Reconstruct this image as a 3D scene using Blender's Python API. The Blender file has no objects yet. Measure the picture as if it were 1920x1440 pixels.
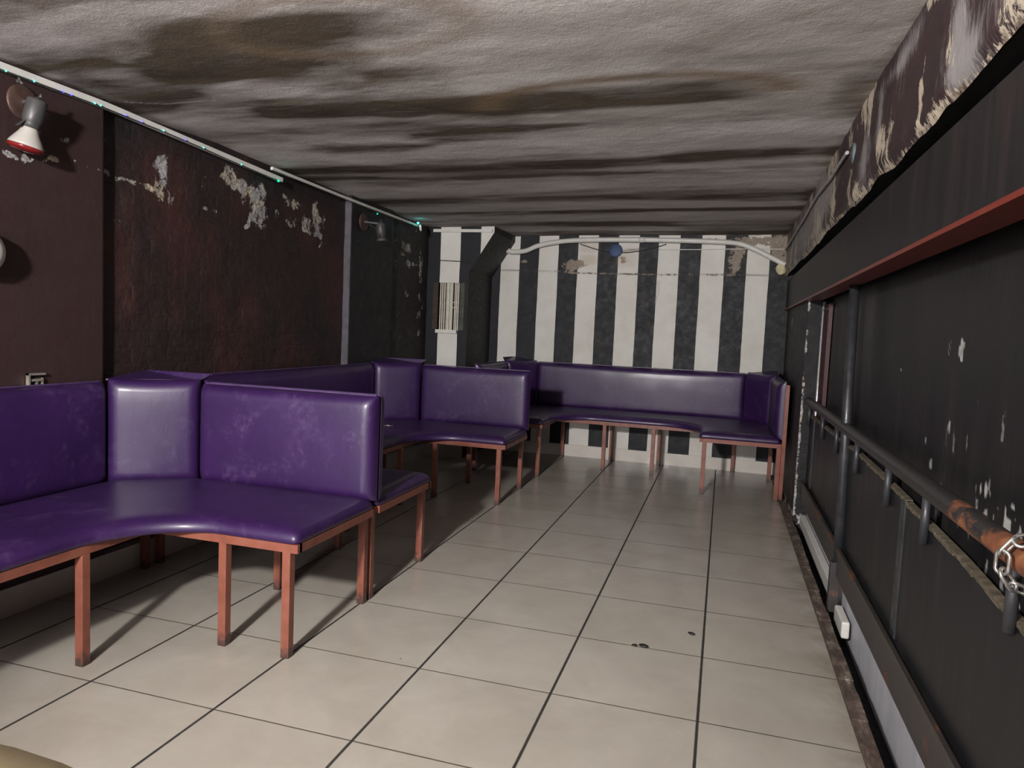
import bpy, math, random
import numpy as np
from mathutils import Vector, Matrix, noise as mnoise
random.seed(7); rng=np.random.RandomState(5)
S=bpy.context.scene; COL=S.collection
PI=math.pi

# ------------------------------------------------------------------ mesh helpers
class MB:
    def __init__(s): s.v=[]; s.f=[]; s.m=[]; s.sm=[]
    def add(s,vs,fs,mi=0,smooth=False):
        o=len(s.v); s.v+=[tuple(map(float,v)) for v in vs]
        for f in fs: s.f.append(tuple(i+o for i in f)); s.m.append(mi); s.sm.append(smooth)
        return s
    def box(s,a,b,mi=0):
        x0,y0,z0=a; x1,y1,z1=b
        return s.add([(x0,y0,z0),(x1,y0,z0),(x1,y1,z0),(x0,y1,z0),(x0,y0,z1),(x1,y0,z1),(x1,y1,z1),(x0,y1,z1)],
            [(0,3,2,1),(4,5,6,7),(0,1,5,4),(1,2,6,5),(2,3,7,6),(3,0,4,7)],mi)
    def bar(s,p,q,w,h=None,up=(0,0,1),mi=0):
        """square bar from p to q"""
        h=h or w; p=Vector(p); q=Vector(q); d=(q-p).normalized(); u=Vector(up)
        if abs(d.dot(u))>.95: u=Vector((1,0,0))
        a=d.cross(u).normalized(); b=a.cross(d).normalized()
        vs=[]
        for c in (p,q):
            for sx,sy in ((-1,-1),(1,-1),(1,1),(-1,1)): vs.append(c+a*(sx*w/2)+b*(sy*h/2))
        return s.add(vs,[(3,2,1,0),(4,5,6,7),(0,1,5,4),(1,2,6,5),(2,3,7,6),(3,0,4,7)],mi)
    def tube(s,path,r,n=12,mi=0,closed=False,caps=True):
        P=[Vector(p) for p in path]; k=len(P); vs=[]; ref=None
        rs=r if isinstance(r,(list,tuple)) else [r]*k
        for i in range(k):
            if closed: d=P[(i+1)%k]-P[i-1]
            else: d=P[min(i+1,k-1)]-P[max(i-1,0)]
            d.normalize()
            if ref is None:
                ref=Vector((0,0,1)) if abs(d.z)<.9 else Vector((1,0,0))
            a=d.cross(ref).normalized(); b=a.cross(d).normalized(); ref=b
            for j in range(n):
                t=2*PI*j/n; vs.append(P[i]+(a*math.cos(t)+b*math.sin(t))*rs[i])
        fs=[]
        for i in range(k if closed else k-1):
            for j in range(n):
                i2=(i+1)%k
                fs.append((i*n+j,i*n+(j+1)%n,i2*n+(j+1)%n,i2*n+j))
        s.add(vs,fs,mi,True)
        if caps and not closed:
            o=len(s.v)-len(vs)
            s.f.append(tuple(o+j for j in range(n))[::-1]); s.m.append(mi); s.sm.append(False)
            s.f.append(tuple(o+(k-1)*n+j for j in range(n))); s.m.append(mi); s.sm.append(False)
        return s
    def lathe(s,prof,o=(0,0,0),axis=(0,0,1),n=24,mi=0):
        """profile of (radius, height along axis)"""
        o=Vector(o); ax=Vector(axis).normalized(); ref=Vector((1,0,0)) if abs(ax.x)<.9 else Vector((0,1,0))
        a=ax.cross(ref).normalized(); b=ax.cross(a).normalized(); vs=[]
        for r,h in prof:
            for j in range(n):
                t=2*PI*j/n; vs.append(o+ax*h+(a*math.cos(t)+b*math.sin(t))*max(r,1e-4))
        fs=[]
        for i in range(len(prof)-1):
            for j in range(n): fs.append((i*n+j,i*n+(j+1)%n,(i+1)*n+(j+1)%n,(i+1)*n+j))
        s.add(vs,fs,mi,True)
        ofs=len(s.v)-len(vs)
        s.f.append(tuple(ofs+j for j in range(n))[::-1]); s.m.append(mi); s.sm.append(False)
        s.f.append(tuple(ofs+(len(prof)-1)*n+j for j in range(n))); s.m.append(mi); s.sm.append(False)
        return s

def world_loc(o):
    v=Vector((0,0,0))
    while o is not None: v+=o.location; o=o.parent
    return v
def obj(name,mb,mats,parent=None,loc=None,local=False,bevel=0,recalc=True):
    """link ONE mesh. Coordinates are world unless local=True (then relative to the parent)."""
    if not isinstance(mats,(list,tuple)): mats=[mats]
    me=bpy.data.meshes.new(name)
    off=Vector((0,0,0))
    if not local:
        off=world_loc(parent) if parent else Vector((0,0,0))
        if loc is not None: off=off+(Vector(loc)-off)
    vs=[tuple(Vector(v)-off) for v in mb.v]
    me.from_pydata(vs,[],mb.f)
    for m in mats: me.materials.append(m)
    me.polygons.foreach_set('material_index',mb.m); me.polygons.foreach_set('use_smooth',mb.sm)
    if recalc:
        import bmesh
        bm=bmesh.new(); bm.from_mesh(me); bmesh.ops.recalc_face_normals(bm,faces=bm.faces); bm.to_mesh(me); bm.free()
    me.update()
    o=bpy.data.objects.new(name,me); COL.objects.link(o)
    if parent: o.parent=parent
    if loc is not None and not local:
        o.location=Vector(loc)-(world_loc(parent) if parent else Vector((0,0,0)))
    if bevel:
        b=o.modifiers.new('bev','BEVEL'); b.width=bevel; b.segments=2; b.limit_method='ANGLE'
    return o
def thing(name,label,cat,loc,rotz=0,group=None):
    o=bpy.data.objects.new(name,None); COL.objects.link(o); o.empty_display_size=.1
    o.location=loc; o.rotation_euler=(0,0,rotz); o['label']=label; o['category']=cat
    if group: o['group']=group
    return o
def tag(o,label,cat,group=None):
    o['label']=label; o['category']=cat
    if group: o['group']=group
    return o
def struct(name,mb,mats,label=None,cat=None,**k):
    o=obj(name,mb,mats,**k); o['kind']='structure'
    if label: o['label']=label; o['category']=cat or 'wall'
    return o

# ------------------------------------------------------------------ numpy noise + fine surface grids
_tab=rng.rand(256,256)
def vnoise(x,y):
    xi=np.floor(x).astype(int); yi=np.floor(y).astype(int); fx=x-xi; fy=y-yi
    fx=fx*fx*(3-2*fx); fy=fy*fy*(3-2*fy)
    g=lambda a,b:_tab[a%256,b%256]
    return (g(xi,yi)*(1-fx)+g(xi+1,yi)*fx)*(1-fy)+(g(xi,yi+1)*(1-fx)+g(xi+1,yi+1)*fx)*fy
def fbm(x,y,o=4):
    t=0;a=1;n=0
    for i in range(o):
        t=t+a*vnoise(x*2**i+17.3*i,y*2**i+5.1*i); n+=a; a*=.5
    return t/n
def sstep(a,b,x):
    t=np.clip((x-a)/(b-a),0,1); return t*t*(3-2*t)
def blob(u,v,cu,cv,su,sv,p=2):
    return np.exp(-(np.abs((u-cu)/su)**p+np.abs((v-cv)/sv)**p))
def polyl(u,v,pts,w):
    """soft mask of a polyline"""
    d=np.full(u.shape,9.)
    for (a,b),(c,e) in zip(pts[:-1],pts[1:]):
        t=np.clip(((u-a)*(c-a)+(v-b)*(e-b))/((c-a)**2+(e-b)**2+1e-9),0,1)
        d=np.minimum(d,np.hypot(u-a-t*(c-a),v-b-t*(e-b)))
    return np.exp(-(d/w)**2)
def grid_surface(name,us,vs,pos,mask,mat,flip=False,label=None,cat=None):
    """fine grid; pos(U,V)->xyz arrays, mask(U,V)->3 channels saved as attribute 'mask'"""
    U,V=np.meshgrid(us,vs,indexing='ij'); X,Y,Z=pos(U,V); nu,nv=U.shape
    co=np.stack([X.ravel(),Y.ravel(),Z.ravel()],1)
    idx=np.arange(nu*nv).reshape(nu,nv)
    q=np.stack([idx[:-1,:-1],idx[1:,:-1],idx[1:,1:],idx[:-1,1:]],-1).reshape(-1,4)
    if flip: q=q[:,::-1]
    me=bpy.data.meshes.new(name); me.from_pydata(co.tolist(),[],q.tolist())
    me.polygons.foreach_set('use_smooth',[True]*len(q))
    A=me.attributes.new('mask','FLOAT_COLOR','POINT')
    c=mask(U,V); d=np.ones((nu*nv,4),np.float32)
    for i in range(len(c)): d[:,i]=np.clip(c[i],0,1).ravel()
    A.data.foreach_set('color',d.ravel())
    me.materials.append(mat); o=bpy.data.objects.new(name,me); COL.objects.link(o); o['kind']='structure'
    if label: o['label']=label; o['category']=cat or 'wall'
    return o

# ------------------------------------------------------------------ material helpers
class NT:
    def __init__(s,name):
        s.mat=bpy.data.materials.new(name); s.mat.use_nodes=True; s.t=s.mat.node_tree
        s.b=s.t.nodes['Principled BSDF']
    def n(s,typ,ins=None,**pr):
        d=s.t.nodes.new('ShaderNode'+typ)
        for k,v in pr.items(): setattr(d,k,v)
        for k,v in (ins or {}).items(): s.set(d.inputs[k],v)
        return d
    def set(s,sock,v):
        if isinstance(v,bpy.types.NodeSocket): s.t.links.new(v,sock)
        elif isinstance(v,bpy.types.Node): s.t.links.new(v.outputs[0],sock)
        else:
            if hasattr(sock.default_value,'__len__') and not isinstance(v,str) and len(sock.default_value)==4 and len(v)==3: v=(*v,1)
            sock.default_value=v
    def obj(s): return s.n('TexCoord').outputs['Object']
    def noise(s,vec,scale,detail=4,rough=.55,dist=0):
        return s.n('TexNoise',{'Vector':vec,'Scale':scale,'Detail':detail,'Roughness':rough,'Distortion':dist}).outputs[0]
    def map(s,vec,scale=(1,1,1),loc=(0,0,0)): return s.n('Mapping',{'Vector':vec,'Scale':scale,'Location':loc}).outputs[0]
    def ramp(s,f,stops,interp='LINEAR'):
        r=s.n('ValToRGB',{'Fac':f}); r.color_ramp.interpolation=interp; e=r.color_ramp.elements
        while len(e)<len(stops): e.new(1)
        for i,(p,c) in enumerate(stops):
            e[i].position=p; e[i].color=(*c,1) if hasattr(c,'__len__') else (c,c,c,1)
        return r.outputs[0]
    def mix(s,f,a,b):
        m=s.n('Mix',data_type='RGBA'); s.set(m.inputs[0],f); s.set(m.inputs[6],a); s.set(m.inputs[7],b); return m.outputs[2]
    def math(s,op,a,b=0.,c=None):
        m=s.n('Math',operation=op); s.set(m.inputs[0],a); s.set(m.inputs[1],b)
        if c is not None: s.set(m.inputs[2],c)
        return m.outputs[0]
    def rng(s,v,a,b,c=0.,d=1.): return s.n('MapRange',{'Value':v,'From Min':a,'From Max':b,'To Min':c,'To Max':d}).outputs[0]
    def sep(s,vec): return s.n('SeparateXYZ',{0:vec}).outputs
    def maskc(s):
        a=s.n('Attribute',attribute_name='mask'); return s.n('SeparateColor',{0:a.outputs['Color']}).outputs
    def bump(s,h,strength=.3,dist=.01,normal=None):
        i={'Height':h,'Strength':strength,'Distance':dist}
        if normal is not None: i['Normal']=normal
        return s.n('Bump',i).outputs[0]
    def out(s,col=None,rough=None,nor=None,metal=None,spec=None,**k):
        I=s.b.inputs
        for nm,v in (('Base Color',col),('Roughness',rough),('Normal',nor),('Metallic',metal),('Specular IOR Level',spec)):
            if v is not None: s.set(I[nm],v)
        for kk,v in k.items(): s.set(I[kk.replace('_',' ')],v)
        return s.mat
def plain(name,col,rough=.6,metal=0.,var=.25,scale=14,bump=.15,spec=None):
    """a colour with mottled wear"""
    t=NT(name); o=t.obj(); f=t.noise(o,scale,5)
    d=tuple(c*(1-var) for c in col); l=tuple(min(1,c*(1+var)) for c in col)
    c=t.ramp(f,[(.3,d),(.7,l)])
    return t.out(c,t.rng(t.noise(o,scale*2.3,3),.3,.7,max(.05,rough-.1),min(1,rough+.1)),t.bump(t.noise(o,scale*6,3),bump,.002),metal,spec)

# purple vinyl
def mk_vinyl():
    t=NT('purple_vinyl'); o=t.obj()
    big=t.noise(o,3.2,5,.6); fine=t.noise(o,38,4,.6)
    c=t.ramp(big,[(.3,(.019,.0033,.045)),(.55,(.026,.0047,.060)),(.75,(.036,.0085,.074))])
    sc=t.math('MULTIPLY',t.rng(t.noise(o,6,7,.78,.5),.52,.74),t.rng(fine,.38,.62))
    c=t.mix(t.math('MULTIPLY',sc,.38),c,(.17,.11,.23))
    dust=t.n('TexVoronoi',{'Vector':o,'Scale':16.}).outputs['Distance']
    c=t.mix(t.rng(dust,.035,.02,0,.5),c,(.3,.25,.32))
    r=.5
    wr=t.noise(t.map(o,(1,1,.5)),22,5,.6,1.2)
    n=t.bump(t.math('ADD',wr,t.math('MULTIPLY',t.noise(o,5,3,.5),1.5)),.16,.006); n=t.bump(t.noise(o,260,2),.06,.001,n)
    return t.out(c,r,n,spec=.55,Coat_Weight=.3,Coat_Roughness=.24)
VINYL=mk_vinyl()
def mk_steel(name,c1,c2,c3,rough=.5,feet=False):
    t=NT(name); o=t.obj(); f=t.noise(o,9,6,.65)
    c=t.ramp(f,[(.3,c1),(.5,c2),(.72,c3)])
    if feet:
        z=t.sep(o)[2]; c=t.mix(t.rng(t.math('ADD',z,t.math('MULTIPLY',t.math('SUBTRACT',t.noise(o,40,5),.5),.16)),.055,.01,0,.85),c,(.035,.028,.026))
    return t.out(c,t.rng(t.noise(o,30,4),.3,.7,rough-.12,rough+.12),t.bump(t.noise(o,70,4),.2,.002))
OXIDE=mk_steel('red_oxide_paint',(.155,.048,.030),(.215,.070,.046),(.235,.088,.058),.42,True)
TRIM=plain('purple_trim',(.075,.040,.115),.4)
BLACKP=mk_steel('black_paint_steel',(.016,.017,.020),(.026,.027,.031),(.045,.044,.045),.42,False)
CREAM=plain('cream_tile',(.60,.56,.51),.35,var=.08,scale=5,bump=.03)
WHITEPL=plain('white_plastic',(.66,.65,.61),.4,var=.08,scale=10,bump=.03)
GREYM=plain('grey_metal',(.075,.072,.074),.5,.3)
DARK=plain('void_shade',(.006,.006,.007),.9,var=.2)  # near-black colour stands in for the shade inside voids

def mk_floor():
    t=NT('beige_tile_floor'); o=t.obj(); x,y,z=t.sep(o)
    cl=t.noise(t.map(o,(1,1.0,1)),2.6,6,.6,.4); cl2=t.noise(o,9,5,.6)
    ix=t.math('FLOOR',t.math('MULTIPLY',x,2.)); iy=t.math('FLOOR',t.math('MULTIPLY',y,2.))
    idv=t.n('CombineXYZ',{0:ix,1:iy}); wn=t.n('TexWhiteNoise',{'Vector':idv.outputs[0]}).outputs['Value']
    c=t.ramp(cl,[(.25,(.365,.328,.278)),(.5,(.435,.398,.343)),(.72,(.49,.455,.40))])
    c=t.mix(t.rng(cl2,.45,.75,0,.35),c,(.40,.38,.345))
    c=t.mix(t.math('MULTIPLY',wn,.16),c,(.35,.32,.275))
    # grout: dark joints along the room, thinner brown joints across
    def joint(v,w,wob):
        a=t.math('ABSOLUTE',t.math('SUBTRACT',t.math('FRACT',t.math('ADD',t.math('MULTIPLY',v,2.),.5)),.5))
        a=t.math('ADD',a,t.math('MULTIPLY',t.math('SUBTRACT',t.noise(o,30,3),.5),wob))
        return t.rng(a,w,w*.55)
    jx=joint(x,.0125,.004); jy=joint(y,.0075,.003)
    c2=t.mix(jy,c,t.mix(t.noise(o,3,3),(.05,.04,.03),(.15,.125,.10)))
    c2=t.mix(jx,c2,t.mix(t.noise(o,4,3),(.012,.011,.010),(.05,.045,.04)))
    sp=t.n('TexVoronoi',{'Vector':o,'Scale':5.5}).outputs['Distance']
    c2=t.mix(t.math('MULTIPLY',t.rng(sp,.022,.014),t.rng(t.noise(o,2.1,2),.5,.6)),c2,(.05,.04,.03))
    dirt=t.rng(x,.36,.5); dirt=t.math('MULTIPLY',dirt,t.rng(t.noise(o,7,5),.35,.7))
    c2=t.mix(t.math('MULTIPLY',dirt,.6),c2,(.16,.12,.08))
    j=t.math('MAXIMUM',jx,jy)
    r=t.math('ADD',.27,t.math('MULTIPLY',j,.4))
    h=t.math('ADD',t.math('MULTIPLY',j,-1.),t.math('MULTIPLY',t.noise(t.map(o,(1,2.5,1)),1.6,2),.25))
    return t.out(c2,r,t.bump(h,.35,.004),spec=.5)
FLOOR=mk_floor()

def mk_ceiling():
    t=NT('sooty_ceiling_plaster'); o=t.obj(); R,G,B=t.maskc()[:3]
    st=t.map(o,(.6,1.8,1)); n1=t.noise(st,2.1,8,.65,.6); n2=t.noise(t.map(o,(.55,2.2,1)),6,8,.7,.4)
    base=t.ramp(n1,[(.3,(.53,.485,.465)),(.55,(.68,.64,.625)),(.75,(.77,.745,.735))])
    soot_shade=t.math('ADD',R,t.math('MULTIPLY',t.math('SUBTRACT',n2,.5),1.35))  # mask holds soot stains plus painted light and shade of the ridges
    f=t.rng(soot_shade,.16,.95)
    sc=t.mix(t.rng(n2,.35,.65),(.085,.068,.052),(.165,.130,.096))
    c=t.mix(f,base,sc)
    c=t.mix(t.math('MULTIPLY',B,.75),c,(.30,.215,.135))
    c=t.mix(t.math('MULTIPLY',G,.95),c,(.72,.70,.68))
    h=t.math('ADD',t.noise(o,24,8,.66),t.math('MULTIPLY',t.noise(o,120,3),.35))
    return t.out(c,.85,t.bump(h,.6,.007),spec=.25)
CEIL=mk_ceiling()

def mk_wall_left():
    t=NT('maroon_painted_wall'); o=t.obj(); R,G,B=t.maskc()[:3]; x,y,z=t.sep(o)
    n1=t.noise(t.map(o,(1,1,.7)),2.2,7,.65); n2=t.noise(o,14,6,.65)
    c=t.ramp(n1,[(.3,(.0165,.0110,.0110)),(.5,(.0285,.0150,.0142)),(.68,(.056,.0205,.0175))])
    c=t.mix(t.math('MULTIPLY',t.rng(t.noise(t.map(o,(1,2,1)),11,7,.75),.56,.72),.45),c,(.085,.058,.050))
    c=t.mix(t.math('MULTIPLY',B,.9),c,(.039,.0215,.0205))             # smooth brown pier paint
    c=t.mix(G,c,(.0115,.0110,.0125))                                # black paint
    drip=t.noise(t.map(o,(1,22,1.2)),3,4,.6)
    c=t.mix(t.math('MULTIPLY',t.rng(drip,.62,.8),.25),c,(.09,.06,.055))
    pn=t.math('ADD',t.noise(o,24,9,.78,.6),t.math('MULTIPLY',t.noise(t.map(o,(1,1.6,.8)),9,4,.6),.7)); p=t.math('MULTIPLY',R,t.math('ADD',1.,t.math('MULTIPLY',t.math('SUBTRACT',pn,.85),7.))); pf=t.rng(p,.42,.50)
    pc=t.mix(t.rng(t.noise(o,44,6,.7),.38,.62),(.16,.15,.15),t.mix(t.rng(t.noise(o,5,3),.45,.58),(.50,.49,.50),(.66,.55,.38)))
    c=t.mix(pf,c,pc)
    fl=t.n('TexVoronoi',{'Vector':o,'Scale':9.}).outputs['Distance']
    c=t.mix(t.math('MULTIPLY',t.rng(fl,.04,.022),t.rng(t.noise(o,1.7,2),.52,.6)),c,(.4,.36,.3))
    bv=t.n('CombineXYZ',{0:y,1:z,2:0.}).outputs[0]
    br=t.n('TexBrick',{'Vector':bv,'Scale':1.,'Color1':(1,1,1,1),'Color2':(.85,.85,.85,1),'Mortar':(0,0,0,1),'Mortar Size':.011,'Mortar Smooth':.6,'Brick Width':.24,'Row Height':.078}).outputs[0]
    bm=t.math('MULTIPLY',t.rng(br,0,1),t.math('SUBTRACT',1.,t.math('MAXIMUM',G,B)))
    rg=t.math('SUBTRACT',1.,t.math('MULTIPLY',B,.75)); n=t.bump(bm,.2,.012); n=t.bump(t.math('MULTIPLY',t.math('ADD',t.math('ADD',t.noise(o,15,8,.72),t.math('MULTIPLY',t.noise(t.map(o,(1,1,1.7)),5,4,.6),1.4)),pf),rg),.8,.016,n)
    return t.out(c,t.rng(n2,.3,.7,.42,.62),n,spec=.4)
WALLL=mk_wall_left()

def mk_upper_right():
    t=NT('peeling_maroon_plaster'); o=t.obj(); R,G,B=t.maskc()[:3]
    n1=t.noise(o,4,6,.65); n2=t.noise(o,22,8,.7,.4)
    c=t.ramp(n1,[(.3,(.022,.015,.016)),(.55,(.036,.019,.021)),(.75,(.060,.026,.029))])
    gv=t.math('ADD',G,t.math('MULTIPLY',t.math('SUBTRACT',t.noise(t.map(o,(1,9,1.6)),9,8,.75),.5),1.7))
    c=t.mix(t.rng(gv,.30,.78,0,.75),c,(.33,.31,.31))                 # whitish scrape
    pn=t.math('ADD',t.noise(t.map(o,(1,1.9,.75)),24,9,.75,.4),t.math('MULTIPLY',t.noise(t.map(o,(1,2.4,.7)),8,4,.6),.7)); p=t.math('MULTIPLY',R,t.math('ADD',1.,t.math('MULTIPLY',t.math('SUBTRACT',pn,.85),6.))); pf=t.rng(p,.42,.5)
    c=t.mix(pf,c,t.mix(t.noise(o,40,4),(.24,.19,.15),(.66,.57,.44)))
    bf=t.rng(t.math('ADD',B,t.math('MULTIPLY',t.math('SUBTRACT',n2,.5),1.6)),.5,.7)
    c=t.mix(bf,c,t.mix(t.rng(t.noise(o,36,5),.42,.62),(.030,.021,.017),(.26,.20,.155)))
    n=t.bump(t.math('ADD',t.noise(o,24,7,.65),t.math('ADD',pf,bf)),.5,.007)
    return t.out(c,.55,n,spec=.4)
UPPERR=mk_upper_right()

# stripe edges measured along the back wall (x)
W_ST=[(-2.293,-2.083),(-1.881,-1.672),(-1.476,-1.273),(-1.073,-.871),(-.677,-.476),(-.274,-.059),(.146,.349)]
W_CH=[(-2.685,-2.482),(-2.272,-2.0)]
def mk_stripes(name,edges):
    t=NT(name); o=t.obj(); R,G,B=t.maskc()[:3]; x,y,z=t.sep(o)
    xs=t.math('ADD',x,t.math('MULTIPLY',t.math('SUBTRACT',t.noise(o,3.5,4),.5),.012))
    u=t.rng(xs,-3.,1.)
    stops=[(0.,0.)]
    for a,b in edges: stops+=[((a+3)/4,1.),((b+3)/4,0.)]
    w=t.ramp(u,stops,'CONSTANT')
    n1=t.noise(o,3,7,.65); n2=t.noise(o,17,6,.65)
    wc=t.ramp(n1,[(.3,(.60,.575,.53)),(.6,(.70,.68,.64)),(.8,(.74,.725,.69))])
    bc=t.ramp(t.noise(o,2.5,7,.6),[(.3,(.0115,.0120,.0150)),(.55,(.0165,.0170,.0210)),(.8,(.032,.032,.037))])
    c=t.mix(w,bc,wc)
    pn=t.math('ADD',t.noise(o,26,9,.75,.6),t.math('MULTIPLY',t.noise(o,9,4,.6),.7)); p=t.math('MULTIPLY',R,t.math('ADD',1.,t.math('MULTIPLY',t.math('SUBTRACT',pn,.85),6.))); pf=t.rng(p,.42,.5)
    c=t.mix(pf,c,t.mix(t.noise(o,45,4),(.10,.075,.055),(.42,.35,.28)))
    c=t.mix(t.math('MULTIPLY',G,.55),c,(.42,.30,.20))               # rusty drip stain
    c=t.mix(t.math('MULTIPLY',B,.85),c,(.04,.034,.032))             # crack / soot
    sp=t.n('TexVoronoi',{'Vector':o,'Scale':7.}).outputs['Distance']
    c=t.mix(t.math('MULTIPLY',t.rng(sp,.03,.018),t.rng(n1,.5,.6)),c,(.2,.17,.15))
    return t.out(c,t.rng(n2,.3,.7,.45,.65),t.bump(t.math('ADD',t.noise(o,28,6),t.math('MULTIPLY',pf,.8)),.25,.004),spec=.25)
STRIPE=mk_stripes('black_white_stripes',W_ST); STRIPEC=mk_stripes('black_white_stripes_pier',W_CH)

def mk_board():
    t=NT('scratched_black_board'); o=t.obj(); x,y,z=t.sep(o)
    n1=t.noise(t.map(o,(1,1.6,.35)),3,6,.6)
    c=t.ramp(n1,[(.3,(.0085,.0080,.0090)),(.5,(.0140,.0128,.0135)),(.75,(.026,.0225,.0225))])
    R=t.maskc()[0]
    c=t.mix(t.rng(t.math('ADD',R,t.math('MULTIPLY',t.math('SUBTRACT',t.noise(t.map(o,(1,2,1)),60,4,.7),.5),.6)),.3,.7,0,.9),c,(.40,.40,.39))
    return t.out(c,t.rng(n1,.3,.7,.38,.52),t.bump(t.noise(t.map(o,(1,5,.6)),9,5),.35,.005),spec=.2)
BOARD=mk_board()
def mk_panel():
    t=NT('black_panel_board'); o=t.obj()
    n1=t.noise(t.map(o,(1,2.5,.3)),4,6,.6)
    c=t.ramp(n1,[(.3,(.0095,.0100,.0120)),(.55,(.0150,.0150,.0168)),(.8,(.031,.029,.030))])
    c=t.mix(t.rng(t.noise(t.map(o,(1,6,.35)),3,5,.7),.62,.78,0,.35),c,(.09,.065,.045))
    return t.out(c,t.rng(n1,.3,.7,.36,.5),t.bump(t.noise(o,40,4),.15,.002),spec=.25)
PANEL=mk_panel()
def mk_rusty(name,paint,lo,hi,near=None):
    t=NT(name); o=t.obj(); x,y,z=t.sep(o); f=t.noise(t.map(o,(1,.6,1)),7,7,.65)
    if near: f=t.math('ADD',f,t.rng(y,near[0],near[1],near[2],near[3]))
    m=t.rng(f,lo,hi)
    r=t.ramp(t.noise(o,22,5),[(.3,(.075,.026,.012)),(.55,(.20,.066,.026)),(.75,(.30,.14,.055))])
    c=t.mix(m,paint,r)
    return t.out(c,t.rng(m,0,1,.4,.75),t.bump(t.math('ADD',t.noise(o,50,5),m),.4,.003))
RAILM=mk_rusty('rusty_black_rail',(.024,.022,.022),.53,.60,(-.45,-1.1,-.17,.13))
CHANM=mk_rusty('rusty_channel',(.034,.031,.031),.58,.72)
FLANGE=mk_rusty('red_lead_flange',(.14,.022,.014),.6,.9)
t_=NT('worn_raw_edge'); o_=t_.obj()
RAWEDGE=t_.out(t_.ramp(t_.noise(t_.map(o_,(1,3,6)),12,6,.7),[(.3,(.03,.025,.018)),(.5,(.085,.068,.043)),(.75,(.20,.165,.11))]),.8,t_.bump(t_.noise(o_,60,5),.5,.004))
t_=NT('chipped_floor_edge'); o_=t_.obj()
EDGEM=t_.out(t_.ramp(t_.noise(t_.map(o_,(3,1,1)),9,7,.72),[(.35,(.045,.032,.026)),(.52,(.11,.075,.060)),(.62,(.20,.165,.14)),(.72,(.50,.45,.38))]),.7,t_.bump(t_.noise(o_,50,5),.5,.004))
t_=NT('grimy_white_board'); o_=t_.obj()
WHITEB=t_.out(t_.ramp(t_.noise(t_.map(o_,(1,3,.6)),4,6,.6),[(.3,(.42,.42,.46)),(.6,(.52,.52,.56)),(.8,(.58,.58,.61))]),.5)
t_=NT('black_web'); o_=t_.obj()
WEBM=t_.out(t_.ramp(t_.noise(t_.map(o_,(1,3,.4)),4,6,.6),[(.3,(.0095,.0085,.0095)),(.55,(.0155,.0135,.0145)),(.78,(.034,.021,.021))]),.5,t_.bump(t_.noise(o_,40,4),.15,.002),spec=.25)

# ------------------------------------------------------------------ setting: floor, ceiling, walls
YB=4.80; XL=-2.75; XR_=-2.80
ZC=lambda X,Y: 2.222+.012*(X+2.75)+.003*np.sin(X*2.3+Y)
m=MB(); m.box((-2.85,-5.2,-.15),(.502,4.85,0)); struct('floor',m,FLOOR)
# stair-side ground beyond the floor edge
m=MB(); m.box((.50,-5.2,-.30),(1.0,4.9,-.13)); struct('floor_slot',m,DARK)  # shade of the slot put into the near-black colour
m=MB()
for i in range(72):
    y0=-2.6+i*.1; j=.006*(vnoise(np.array([i*.7]),np.array([3.]))[0]-.5)
    m.box((.499,y0,-.13),(.549+j,y0+.1005,.006+j))
struct('trim_1',m,EDGEM,'chipped steel nosing along the right edge of the tiled floor','trim')

# ceiling: rough shuttered plaster with cross ridges
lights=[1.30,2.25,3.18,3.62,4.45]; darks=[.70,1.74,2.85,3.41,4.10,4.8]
knots=[(-5.2,0),(.0,0),(.45,.002),(.95,.009),(1.05,.010),(1.55,-.003),(1.95,.006),(2.5,-.005),(3.02,.004),(3.3,-.002),(3.5,.002),(3.8,-.004),(4.3,.003),(4.6,-.002),(4.9,0)]
def ceil_pos(U,V):
    Yw=V+.05*(fbm(U*.8+3,V*.5+9,3)-.5)*2+.02*U
    h=np.interp(Yw,[k[0] for k in knots],[k[1] for k in knots])
    k=np.ones(9)/9
    h=np.apply_along_axis(lambda r:np.convolve(np.pad(r,4,'edge'),k,'valid'),1,h)
    h=h+.014*(fbm(U*.9,V*1.6+40,4)-.5)*np.clip((3.5-V)/3.,.25,1)+.004*(fbm(U*5,V*7,3)-.5)
    h=h+.006*(vnoise(U*.8+20,V*4.5)-.5)*sstep(.5,2.,V)
    return U,V,ZC(U,V)+h
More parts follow.
